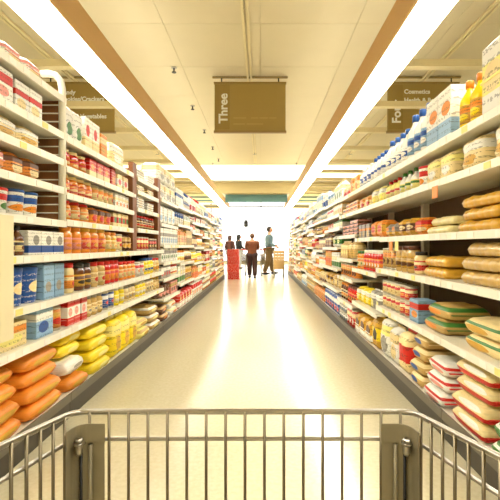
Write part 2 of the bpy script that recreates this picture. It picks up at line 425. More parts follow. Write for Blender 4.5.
    zs = [p[2] for p in q.v]; xs = [p[0] for p in q.v]; ys = [p[1] for p in q.v]
    P.h = max(zs)-min(zs); P.w = max(xs)-min(xs); P.x0 = min(xs); P.y0 = min(ys); P.d = max(ys)-min(ys)
    _p[key] = P
    return P

NAMES = {'box': 'cardboard_box', 'pack': 'wrapped_pack', 'book': 'magazine', 'can': 'tin_can', 'jar': 'jar', 'bottle': 'bottle', 'tub': 'tub', 'carton': 'gable_carton', 'bag': 'standing_bag', 'sack': 'flat_bag', 'loaf': 'bread_pack'}
ORD = ['first', 'second', 'third', 'fourth', 'fifth', 'sixth', 'seventh', 'eighth', 'ninth', 'tenth', 'eleventh', 'twelfth', 'thirteenth', 'fourteenth', 'fifteenth', 'sixteenth', 'seventeenth', 'eighteenth', 'nineteenth', 'twentieth']
counts = {}
labels = set()
def run(side, ub, sb, lip, z, ya, yb, kind, cols, dims, stack=1, style=0, near=True, gap=.006, setback=.025, jit=.006, room=None):
    """a run of alike products along a shelf from ya to yb; lip = X of the shelf edge"""
    P = proto(kind, cols, dims, style)
    rnd = random.Random(ya*37+z*91+side)
    n = int((yb-ya+gap)/(P.w+gap)+1e-6)
    if n < 1: return
    pitch = (yb-ya)/n
    step = P.h+.0015
    if room: stack = max(1, min(stack, int(room/step)))
    if z == DK: setback = .006
    for i in range(n):
        yc = ya+(i+.5)*pitch
        st = stack if stack < 3 else max(1, stack-rnd.choice((0, 0, 0, 1)))
        for k in range(st):
            sx = setback+(rnd.random()*jit if kind not in ('sack', 'loaf') else rnd.random()*.02+k*.012)
            X = lip+side*(sx-P.y0)
            rz = PI/2 if side < 0 else -PI/2
            off = -(P.x0+P.w/2)
            Y = yc+off*(1 if side < 0 else -1)
            if kind in ('sack', 'loaf'): rz += rnd.uniform(-.05, .05)
            o = link(NAMES[kind], P.me if near else P.far, None, (X, Y, z+.0012+k*step), rz)
            if near:
                for nm, km in P.kids: link(nm, km, o)
            lab = '%s%s%s, %s, %s' % ('nearest ' if i == 0 else ORD[min(i, 19)]+' nearest ', P.desc, '' if st < 2 else ', '+('lowest', 'second', 'third', 'fourth', 'fifth', 'sixth')[k]+' layer', sb, ub)
            if lab in labels: lab = lab.replace(', '+ub, ', further along '+ub)
            labels.add(lab)
            tag(o, lab, {'sack': 'bag', 'loaf': 'bread', 'book': 'magazine'}.get(kind, kind), '%s %ss, %s, %s' % (CN[cols[0]], kind, sb, ub))
            counts[kind] = counts.get(kind, 0)+1

# ------------------------------------------------------------------ shelf units
TAGW = mat('price_tag_white', (.97, .96, .92), .5); TAGO = mat('price_tag_orange', (.93, .55, .2), .5); TAGY = mat('price_tag_yellow', (.97, .90, .55), .5)
def unit(side, idx, y0, y1, zs, label, posts=None, near=True, top=1.95, depth=.44, tall=None, ends=(True, False)):
    """one shelf bay. zs: heights of the shelves' upper faces. Faces the aisle at X = lip"""
    lip = LX if side < 0 else RX
    t = empty('shelf_unit', (lip, (y0+y1)/2, 0)); tag(t, label, 'shelf unit', 'supermarket shelf units along the aisle')
    hy = (y1-y0)/2
    def bx(n, a0, a1, ya, yb, za, zb, m, p=t):       # a: distance behind the lip
        x0, x1 = side*a0, side*a1
        return boxo(n, (min(x0, x1), ya, za), (max(x0, x1), yb, zb), m, p)
    bx('kick_plate', .0, .02, -hy+.002, hy-.002, 0, .105, KICK)
    bx('base_deck', .0, depth, -hy+.001, hy-.001, .105, .13, ENAMEL)
    bx('deck_lip', -.008, 0, -hy+.002, hy-.002, .10, .15, GRYLIP)
    bx('back_panel', depth, depth+.02, -hy+.001, hy-.001, 0, top, BACK)
    bx('back_cap', depth-.01, depth+.03, -hy+.001, hy-.001, top, top+.02, ENAMEL)
    pm_, pw = (WOOD, .05) if posts == 'wood' else (ENAMEL, .03)
    bx('upright', depth-.05, depth, -hy, -hy+pw, .13, top, pm_)
    bx('upright', depth-.05, depth, hy-pw, hy, .13, top, pm_)
    if posts == 'wood':
        bx('wooden_post', .032, .075, hy-.12, hy, 1.005, 1.84, WOOD)
        bx('wooden_side', .075, depth-.05, hy-.025, hy-.005, 1.005, 1.80, WOOD)
    for k, z in enumerate(zs):
        sb = .0 if z < 1.1 else .03
        s = bx('shelf', sb, depth, -hy+.003, hy-.003-(.13 if posts == 'wood' and z > 1.03 else 0), z-.02, z, ENAMEL)
        bx('price_rail', sb-.012, sb, -hy+.003, hy-.003-(.13 if posts == 'wood' and z > 1.03 else 0), z-.036, z+.004, RAIL, s)
        if near:
            r = random.Random(idx*31+k+side)
            yy = -hy+.08
            while yy < hy-.12:
                tm = r.choice((TAGW, TAGW, TAGW, TAGW, TAGW, TAGY)); 
                bx('price_tag', sb-.0145, sb-.012, yy, yy+.055, z-.032, z-.002, tm, s); yy += r.uniform(.11, .24)
    return t, lip
GRYLIP = mat('deck_lip_grey', (.42, .39, .33), .5)
def sbn(zs, z):
    k = list(zs).index(z) if z in zs else -1
    return 'bottom deck' if z == DK else ('top shelf' if k == len(zs)-1 else ORD[k]+' shelf')
DK = .13
def room_(zs, z):
    up = [q for q in zs if q > z+.01]
    return (min(up)-.04-z) if up else None

# ---- left side, near units written out from the photograph
ZL1 = (.55, .75, 1.0, 1.2, 1.40, 1.57, 1.73, 1.95)
t, lip = unit(-1, 1, 1.2, 2.45, ZL1, 'shelf unit nearest the cart on the left with curved white post', top=2.1)
U = 'nearest left unit'
# divider with wires, curved post, cream panel
boxo('divider_panel', (-.43, .60, 1.2), (-.05, .612, 2.0), mat('divider_brown', (.55, .36, .2), .6, noise=.1, scale=8), t)
for k in range(15): MB().tube([(-.43, .588, 1.25+k*.05), (-.04, .588, 1.25+k*.05)], .004, 6).build('divider_wire', ENAMEL, t)
MB().tube([(-.035, .60, 1.2), (-.035, .60, 2.0), (-.045, .60, 2.05), (-.075, .60, 2.085), (-.12, .60, 2.095), (-.16, .60, 2.093)], .021, 10).build('curved_post', ENAMEL, t)
boxo('display_panel', (.012, -.06, .62), (.02, .035, 1.19), CREAM, t)
def L(z, zs, u, *rs, lip_=None):
    for r in rs:
        ya, yb, kind, cols, dims = r[:5]; st = r[5] if len(r) > 5 else 1; sty = r[6] if len(r) > 6 else 0
        run(-1, u, sbn(zs, z), LX-(.03 if z >= 1.1 else 0), z, ya, yb, kind, cols, dims, st, sty, room=room_(zs, z))
L(DK, ZL1, U, (1.22, 2.44, 'sack', (ORG, ORG, GLD), (.37, .34, .09), 4))
L(.55, ZL1, U, (1.22, 2.06, 'box', (CRM, ORG, LYEL), (.26, .15, .125)), (2.12, 2.31, 'box', (LBL, WHITE, BLU), (.17, .14, .155)), (2.33, 2.44, 'can', (ORG, GLD, RED), (.095, .095, .14)))
L(.75, ZL1, U, (1.22, 1.9, 'box', (CRM, WHITE, TANC), (.2, .15, .17)), (1.93, 2.19, 'tub', (BLU, BLU, CRM), (.125, .125, .19), 1, 1), (2.2, 2.44, 'box', (LBL, LBL, GRY), (.11, .14, .195)))
L(1.0, ZL1, U, (1.22, 2.05, 'bottle', (BRN, BLK, CRM), (.065, .065, .15)), (2.06, 2.44, 'box', (WHITE, BLU, GRY), (.12, .12, .13), 1, 2))
L(1.2, ZL1, U, (1.22, 2.0, 'tub', (WHITE, RED, GRN), (.15, .15, .13)), (2.0, 2.25, 'tub', (WHITE, BLU, ORG), (.12, .12, .14)))
L(1.40, ZL1, U, (1.22, 1.95, 'pack', (WHITE, PNK, ORG), (.16, .14, .12)), (1.95, 2.25, 'pack', (ORG, BRN, CRM), (.14, .14, .12)))
L(1.57, ZL1, U, (1.22, 2.25, 'pack', (CRM, WHITE, GLD), (.18, .14, .11)))
L(1.73, ZL1, U, (1.22, 2.0, 'box', (WHITE, RED, PNK), (.16, .14, .17)), (2.0, 2.25, 'box', (WHITE, RED, CRM), (.12, .14, .16), 1, 3))
L(1.95, ZL1, U, (1.22, 1.9, 'bag', (WHITE, LYEL, CRM), (.22, .12, .2)), (1.9, 2.25, 'pack', (WHITE, PNK, CRM), (.16, .14, .1)))

ZL2 = (.55, .75, 1.0, 1.21, 1.375, 1.54, 1.725)
t, lip = unit(-1, 2, 2.45, 3.87, ZL2, 'brown posted shelf unit of orange jars beside the curved white post', posts='wood', top=1.84)
U = 'second left unit'
L(DK, ZL2, U, (2.47, 2.79, 'sack', (ORG, ORG, GLD), (.28, .3, .088), 1), (2.80, 3.2, 'sack', (YEL, YEL, LYEL), (.34, .26, .09), 4), (3.22, 3.85, 'bag', (YEL, LYEL, GLD), (.2, .15, .33)))
run(-1, U, 'upper pile on the bottom deck', LX, DK+.0995, 2.47, 2.79, 'sack', (WHITE, WHITE, GRY), (.26, .24, .1))
run(-1, U, 'upper pile on the bottom deck', LX-.03, DK+.21, 2.47, 2.79, 'sack', (YEL, YEL, LYEL), (.27, .26, .085), 2)
L(.55, ZL2, U, (2.47, 2.76, 'box', (RED, WHITE, PNK), (.085, .13, .165), 1, 1), (2.77, 3.07, 'jar', (TANC, GRY, CRM), (.09, .09, .15)), (3.08, 3.3, 'can', (BLU, WHITE, RED), (.085, .085, .145)), (3.31, 3.55, 'jar', (YEL, WHITE, LYEL), (.08, .08, .15)), (3.56, 3.85, 'jar', (CRM, GRY, TANC), (.08, .08, .14)))
L(.75, ZL2, U, (2.47, 2.64, 'jar', (CRM, RED, ORG), (.082, .082, .19)), (2.65, 2.86, 'jar', (BRN, BLK, GLD), (.10, .10, .18)), (2.87, 3.12, 'jar', (TANC, RED, CRM), (.085, .085, .18)), (3.13, 3.42, 'jar', (RED, RED, ORG), (.09, .09, .18)), (3.43, 3.85, 'jar', (ORG, RED, CRM), (.09, .09, .16)))
L(1.0, ZL2, U, (2.47, 2.72, 'jar', (ORG, ORG, PNK), (.082, .082, .17)), (2.73, 3.14, 'jar', (ORG, GLD, RED), (.10, .10, .175)), (3.15, 3.36, 'jar', (GLD, ORG, CRM), (.09, .09, .16)), (3.37, 3.5, 'can', (CRM, RED, RED), (.09, .09, .15)), (3.51, 3.72, 'pack', (BRN, TANC, GLD), (.09, .12, .15)))
L(1.21, ZL2, U, (2.5, 2.9, 'jar', (ORG, RED, CRM), (.095, .095, .13)), (2.91, 3.3, 'bag', (ORG, BRN, RED), (.12, .09, .13)), (3.31, 3.72, 'box', (CRM, RED, GRN), (.085, .12, .12), 1, 1))
L(1.375, ZL2, U, (2.5, 2.95, 'jar', (ORG, CRM, RED), (.1, .1, .13)), (2.96, 3.36, 'can', (CRM, ORG, RED), (.09, .09, .125)), (3.37, 3.72, 'box', (WHITE, CRM, ORG), (.08, .12, .125), 1, 3))
L(1.54, ZL2, U, (2.5, 2.85, 'jar', (RED, CRM, ORG), (.1, .1, .13)), (2.86, 3.26, 'box', (RED, CRM, ORG), (.12, .12, .14), 1, 2), (3.27, 3.4, 'box', (RED, RED, ORG), (.09, .12, .155)), (3.41, 3.72, 'box', (CRM, WHITE, RED), (.12, .12, .13), 1, 1))
L(1.725, ZL2, U, (2.5, 2.78, 'bag', (WHITE, WHITE, GRN), (.13, .1, .24)), (2.79, 3.05, 'box', (WHITE, CRM, RED), (.12, .12, .23), 1, 2), (3.06, 3.2, 'box', (ORG, CRM, GLD), (.12, .12, .19)), (3.21, 3.72, 'pack', (CRM, WHITE, WHITE), (.28, .18, .2)))

ZL3 = (.55, .75, 1.0, 1.22, 1.42, 1.59, 1.72)
t, lip = unit(-1, 3, 3.87, 4.78, ZL3, 'narrow brown posted shelf unit stacked with pale magazines', posts='wood', top=1.84)
U = 'third left unit'
L(DK, ZL3, U, (3.89, 4.3, 'sack', (LYEL, TANC, GLD), (.36, .26, .1), 3), (4.31, 4.76, 'sack', (TANC, WHITE, LYEL), (.38, .26, .09), 3))
L(.55, ZL3, U, (3.89, 4.2, 'jar', (YEL, WHITE, CRM), (.085, .085, .14)), (4.21, 4.5, 'can', (CRM, TANC, BRN), (.085, .085, .13)), (4.51, 4.76, 'jar', (TANC, GLD, CRM), (.08, .08, .14)))
L(.75, ZL3, U, (3.89, 4.15, 'can', (WHITE, RED, ORG), (.085, .085, .14)), (4.16, 4.5, 'jar', (YEL, BLU, LYEL), (.1, .1, .17)), (4.51, 4.76, 'jar', (CRM, RED, GLD), (.085, .085, .16)))
L(1.0, ZL3, U, (3.9, 4.3, 'can', (RED, CRM, GLD), (.09, .09, .14)), (4.31, 4.63, 'can', (BRN, RED, CRM), (.09, .09, .13)))
L(1.22, ZL3, U, (3.9, 4.63, 'jar', (BRN, RED, CRM), (.085, .085, .14)))
L(1.42, ZL3, U, (3.9, 4.63, 'book', (WHITE, BRN, CRM), (.24, .2, .022), 5))
L(1.59, ZL3, U, (3.9, 4.63, 'book', (CRM, BRN, WHITE), (.24, .2, .022), 4, 1))
L(1.72, ZL3, U, (3.9, 4.63, 'book', (WHITE, GRY, CRM), (.24, .2, .022), 4, 2))

ZL4 = (.41, .65, .85, 1.06, 1.32, 1.62)
t, lip = unit(-1, 4, 4.78, 5.75, ZL4, 'white shelf unit of stacked white paper packs past the brown posts', top=1.95)
U = 'fourth left unit'
L(DK, ZL4, U, (4.8, 5.2, 'sack', (BRN, TANC, ORG), (.34, .26, .1), 2), (5.21, 5.73, 'sack', (WHITE, CRM, ORG), (.36, .26, .1), 2))
L(.41, ZL4, U, (4.8, 5.3, 'tub', (BRN, BRN, PNK), (.15, .15, .15)), (5.31, 5.73, 'box', (PNK, TANC, BRN), (.13, .13, .16)))
L(.65, ZL4, U, (4.8, 5.3, 'box', (GRY, WHITE, RED), (.12, .13, .15)), (5.31, 5.73, 'jar', (WHITE, RED, CRM), (.09, .09, .14)))
L(.85, ZL4, U, (4.8, 5.73, 'book', (WHITE, GRY, GRN), (.1, .16, .17), 1))
L(1.06, ZL4, U, (4.8, 5.73, 'box', (WHITE, GRY, LBL), (.11, .15, .21), 1, 3))
L(1.32, ZL4, U, (4.8, 5.73, 'pack', (WHITE, WHITE, LBL), (.22, .2, .24)))
L(1.62, ZL4, U, (4.8, 5.73, 'pack', (WHITE, CRM, GRY), (.29, .22, .22), 2))

# ---- right side
def R(z, zs, u, *rs):
    for r in rs:
        ya, yb, kind, cols, dims = r[:5]; st = r[5] if len(r) > 5 else 1; sty = r[6] if len(r) > 6 else 0
        run(1, u, sbn(zs, z), RX+(.03 if z >= 1.1 else 0), z, ya, yb, kind, cols, dims, st, sty, room=room_(zs, z))
ZR1 = (.54, .86, 1.12, 1.43, 1.65)
t, lip = unit(1, 1, 1.0, 2.2, ZR1, 'shelf unit nearest the cart on the right with bread packs', top=2.0)
U = 'nearest right unit'
R(DK, ZR1, U, (1.02, 1.4, 'sack', (WHITE, GRN, RED), (.34, .27, .095), 3, 1), (1.41, 1.8, 'sack', (GRN, WHITE, CRM), (.34, .27, .09), 3, 3), (1.81, 2.18, 'sack', (CRM, RED, WHITE), (.33, .27, .09), 4, 2))
R(.54, ZR1, U, (1.02, 1.6, 'sack', (GRN, WHITE, CRM), (.3, .25, .1), 2, 1), (1.61, 2.18, 'sack', (CRM, GRN, GLD), (.34, .25, .085), 2, 3))
R(.86, ZR1, U, (1.02, 2.18, 'loaf', (TANC, WHITE, CRM), (.37, .24, .075), 3))
R(1.12, ZR1, U, (1.02, 2.18, 'loaf', (GLD, RED, CRM), (.36, .22, .07), 4))
R(1.43, ZR1, U, (1.02, 1.6, 'pack', (CRM, LYEL, WHITE), (.26, .2, .15)), (1.61, 2.18, 'bag', (CRM, WHITE, GLD), (.2, .14, .18)))
R(1.65, ZR1, U, (1.02, 1.95, 'pack', (WHITE, LYEL, CRM), (.3, .22, .36), 1, 1), (1.96, 2.17, 'bottle', (YEL, ORG, GLD), (.1, .1, .27)))
ZR2 = (.54, .86, 1.12, 1.43, 1.65)
t, lip = unit(1, 2, 2.2, 3.45, ZR2, 'right shelf unit topped with white and blue bottles', top=2.0)
U = 'second right unit'
R(DK, ZR2, U, (2.22, 2.52, 'sack', (WHITE, RED, PNK), (.27, .27, .09), 4, 3), (2.53, 2.78, 'sack', (TANC, CRM, BLU), (.22, .26, .09), 4), (2.79, 3.0, 'bag', (CRM, RED, RED), (.19, .16, .31), 1, 1), (3.01, 3.2, 'bag', (WHITE, CRM, CRM), (.18, .15, .3)), (3.21, 3.43, 'bag', (WHITE, LYEL, GRY), (.2, .15, .33)))
R(.54, ZR2, U, (2.22, 2.56, 'sack', (TANC, GRN, ORG), (.3, .25, .09), 2), (2.6, 2.78, 'box', (LBL, RED, ORG), (.15, .12, .15)), (2.8, 3.0, 'can', (RED, CRM, ORG), (.09, .09, .11), 2), (3.01, 3.43, 'can', (CRM, RED, TANC), (.09, .09, .11), 2))
R(.86, ZR2, U, (2.22, 2.6, 'loaf', (GLD, BLU, CRM), (.34, .22, .07), 2), (2.62, 2.74, 'jar', (CRM, BLK, RED), (.09, .09, .15)), (2.75, 3.1, 'jar', (TANC, BRN, GLD), (.1, .1, .19)), (3.11, 3.43, 'can', (TANC, ORG, BRN), (.095, .095, .17)))
R(1.12, ZR2, U, (2.22, 2.6, 'loaf', (CRM, RED, CRM), (.34, .22, .06), 2), (2.61, 2.8, 'pack', (ORG, RED, CRM), (.16, .14, .12)), (2.81, 3.12, 'pack', (GLD, BRN, CRM), (.14, .14, .13), 1, 1), (3.13, 3.43, 'pack', (GRY, GLD, ORG), (.13, .14, .11), 1, 2))
R(1.43, ZR2, U, (2.22, 2.6, 'bag', (CRM, LYEL, WHITE), (.17, .12, .17)), (2.61, 2.75, 'tub', (WHITE, RED, ORG), (.12, .12, .15)), (2.76, 3.1, 'bottle', (WHITE, GRN, LYEL), (.08, .08, .17)), (3.11, 3.43, 'bottle', (LYEL, RED, CRM), (.085, .085, .16)))
R(1.65, ZR2, U, (2.22, 2.56, 'box', (WHITE, LBL, ORG), (.16, .14, .3), 1, 2), (2.57, 2.95, 'bottle', (WHITE, BLU, LBL), (.115, .115, .34)), (2.96, 3.43, 'bottle', (WHITE, BLU, WHITE), (.11, .11, .28), 1, 1))
ZR3 = (.46, .81, 1.13, 1.43, 1.65)
t, lip = unit(1, 3, 3.45, 4.35, ZR3, 'right shelf unit with white capped red jars in the middle', top=2.0)
U = 'third right unit'
R(DK, ZR3, U, (3.47, 3.7, 'bag', (GLD, YEL, BLK), (.2, .15, .29), 1, 1), (3.71, 4.33, 'pack', (GLD, WHITE, BRN), (.19, .18, .2), 1, 2))
R(.46, ZR3, U, (3.47, 3.8, 'bag', (GRY, WHITE, LYEL), (.15, .1, .19)), (3.81, 4.33, 'pack', (YEL, WHITE, LYEL), (.16, .14, .16)))
R(.81, ZR3, U, (3.47, 4.05, 'jar', (RED, WHITE, ORG), (.09, .09, .2)), (4.06, 4.33, 'jar', (ORG, GRN, CRM), (.085, .085, .19)))
R(1.13, ZR3, U, (3.47, 3.9, 'pack', (ORG, GLD, RED), (.2, .15, .15), 1, 1), (3.91, 4.33, 'box', (GRY, ORG, TANC), (.12, .13, .14), 1, 3))
R(1.43, ZR3, U, (3.47, 3.9, 'bag', (LYEL, WHITE, YEL), (.14, .1, .16)), (3.91, 4.33, 'pack', (CRM, ORG, RED), (.16, .14, .13)))
R(1.65, ZR3, U, (3.47, 3.9, 'bottle', (WHITE, BLU, WHITE), (.1, .1, .24)), (3.91, 4.33, 'bottle', (WHITE, WHITE, BLU), (.1, .1, .22), 1, 2))
ZR4 = (.39, .675, .9, 1.175, 1.43, 1.65)
t, lip = unit(1, 4, 4.35, 5.2, ZR4, 'narrow right shelf unit of brown and tan packs', top=2.0)
U = 'fourth right unit'
R(DK, ZR4, U, (4.37, 4.75, 'can', (RED, CRM, WHITE), (.12, .12, .21)), (4.76, 5.18, 'can', (GRY, WHITE, LBL), (.1, .1, .1), 2))
R(.39, ZR4, U, (4.37, 4.8, 'jar', (RED, BRN, ORG), (.09, .09, .2)), (4.81, 5.18, 'jar', (BRN, ORG, CRM), (.09, .09, .2)))
R(.675, ZR4, U, (4.37, 5.18, 'can', (ORG, GLD, BRN), (.1, .1, .16)))
R(.9, ZR4, U, (4.37, 4.75, 'bag', (TANC, CRM, GLD), (.17, .12, .2)), (4.76, 5.18, 'carton', (TANC, CRM, LYEL), (.1, .1, .21)))
R(1.175, ZR4, U, (4.37, 5.18, 'box', (BRN, PNK, ORG), (.19, .15, .04), 4))
R(1.43, ZR4, U, (4.37, 5.18, 'box', (ORG, CRM, BRN), (.19, .15, .04), 3))
R(1.65, ZR4, U, (4.37, 4.8, 'bag', (CRM, ORG, ORG), (.18, .12, .22)), (4.81, 5.18, 'pack', (PNK, CRM, RED), (.17, .14, .14)))

# ---- far units, filled by a seeded pattern of the photograph's colours
SIZES = {'box': ((.15, .14, 1.0), (.12, .13, .9)), 'can': ((.11, .11, .72),), 'jar': ((.105, .105, .85),), 'bottle': ((.1, .1, .97),), 'bag': ((.18, .12, .95),), 'pack': ((.2, .16, .75), (.16, .15, .7)), 'carton': ((.11, .11, .95),), 'tub': ((.13, .13, .8),)}
WARM = [(WHITE, RED, ORG), (CRM, ORG, RED), (ORG, GLD, RED), (RED, WHITE, GLD), (GLD, CRM, BRN), (TANC, CRM, BRN), (WHITE, LBL, GRY), (CRM, BRN, TANC), (YEL, WHITE, ORG), (WHITE, GRN, LYEL), (GRY, WHITE, BLU), (BRN, CRM, GLD), (CRM, GRN, RED), (WHITE, ORG, LYEL), (TANC, RED, CRM), (BLU, WHITE, RED)]
PALE = [(WHITE, LBL, CRM), (WHITE, RED, CRM), (WHITE, CRM, GRN), (CRM, WHITE, ORG), (WHITE, BLU, WHITE)]
def far_fill(side, num, y0, y1, zs, top, seed):
    r = random.Random(seed)
    us = '%s %s unit' % (ORD[num-1], 'left' if side < 0 else 'right')
    zz = [DK]+list(zs)
    lastk = None
    for k, z in enumerate(zz):
        room = (zz[k+1]-.04-z) if k+1 < len(zz) else min(.34, 2.05-z)
        nr = 2 if k else 1
        cuts = [y0+.02]+sorted(y0+(y1-y0)*(i+r.uniform(-.12, .12))/nr for i in range(1, nr))+[y1-.02]
        used = set()
        for a, b_ in zip(cuts, cuts[1:]):
            if k == 0: kind = r.choice(('pack', 'can', 'pack', 'bag'))
            else: kind = r.choice(('box', 'can', 'jar', 'pack', 'carton', 'box', 'tub', 'bottle') if k < len(zz)-1 else ('box', 'bag', 'bottle', 'pack', 'carton'))
            cols = r.choice(PALE if k >= len(zz)-2 else WARM)
            if (kind, cols[0]) in used: kind = 'carton' if kind != 'carton' else 'pack'
            used.add((kind, cols[0]))
            w, d, hf = r.choice(SIZES[kind]); h = round(min(.3, room)*hf*.97, 2); stack = 1
            if kind == 'can' and h > .15: stack = 2; h = round((room-.01)/2*.95, 2)
            run(side, us, sbn(zs, z), (LX if side < 0 else RX)+side*(.03 if z >= 1.1 else 0), z, a+.004, b_-.004, kind, cols, (w, d, h), stack, r.randrange(4), near=False)
ZF = [(.47, .75, 1.03, 1.29, 1.47, 1.66), (.44, .72, .98, 1.24, 1.48, 1.68), (.50, .80, 1.06, 1.37, 1.64)]
y = 5.75; k = 5
while y < 12.9:
    y1 = min(y+1.2, 13.0); zs = ZF[(2, 0, 1, 2, 0, 1, 2)[k-5]]
    unit(-1, k, y, y1, zs, 'white shelf unit, %s from the cart on the left side' % ORD[k-1], near=False, top=1.95)
    far_fill(-1, k, y, y1, zs, 1.95, 100+k); y = y1; k += 1
y = 5.2; k = 5
while y < 14.9:
    y1 = min(y+1.22, 15.0); zs = ZF[(0, 1, 0, 2, 1, 0, 1, 2, 0)[k-5]]
    unit(1, k, y, y1, zs, 'white shelf unit, %s from the cart on the right side' % ORD[k-1], near=False, top=1.95)
    far_fill(1, k, y, y1, zs, 1.95, 200+k); y = y1; k += 1
# tags hanging below shelf edges on the right
for (yy, z, m_) in ((2.27, 1.43, TAGO), (3.05, 1.12, TAGO), (2.92, 1.12, TAGY)):
    for u_ in bpy.data.objects:
        if u_.name.startswith('shelf_unit') and u_.location.x > 0 and abs(u_.location.y-yy) < .62 and 2.2 <= u_.location.y <= 3.45:
            for s_ in u_.children:
                if s_.name.startswith('shelf') and abs(s_.data.vertices[4].co.z-z) < .001:
                    boxo('hanging_tag', (.0, yy-u_.location.y, z-.105), (.003, yy-u_.location.y+.07, z-.036), m_, s_)['label'] = 'small hanging paper price tag'
            break

# ------------------------------------------------------------------ red stack, tan bin
t = empty('red_case_stack', (-.87, 12.7, 0)); bpy.data.objects.remove(t)
REDP = print_mat(RED, RED, RED, 1)
cm = MB().cbox(.36, .3, .235, .006).mesh('red_case', REDP)
fm = MB().box((-.176, -.012, .235), (.176, .012, .2365)).mesh('tape', solid(CRM))
for k in range(4):
    o = link('red_case', cm, None, (-.875+.006*(-1)**k, 12.7, .001+k*.238)); link('tape', fm, o)
    tag(o, 'red printed case, %s of the stack at the aisle end' % ('lowest', 'second from the floor', 'third from the floor', 'topmost')[k], 'case', 'red cases stacked at the aisle end')

t = empty('display_bin', (.60, 13.55, 0)); tag(t, 'tan slatted display bin on legs at the right end of the aisle', 'bin')
TB = mat('tan_plastic', (.80, .66, .42), .5, noise=.1)
for sx in (-1, 1):
    for sy in (-1, 1): MB().tube([(sx*.15, sy*.2, .0), (sx*.17, sy*.22, .28)], .014, 8).build('leg', STEEL, t)
for k in range(6):
    z = .28+k*.105
    MB().box((-.18, -.25, z), (.18, -.235, z+.085)).build('slat', TB, t); MB().box((-.18, .235, z), (.18, .25, z+.085)).build('slat', TB, t)
    MB().box((-.18, -.235, z), (-.165, .235, z+.085)).build('slat', TB, t); MB().box((.165, -.235, z), (.18, .235, z+.085)).build('slat', TB, t)
for sx in (-.15, -.05, .05, .15): MB().box((sx-.012, -.235, .28), (sx+.012, -.222, .9)).build('stave', TB, t)
MB().box((-.165, -.22, .27), (.165, .235, .285)).build('bin_floor', TB, t)

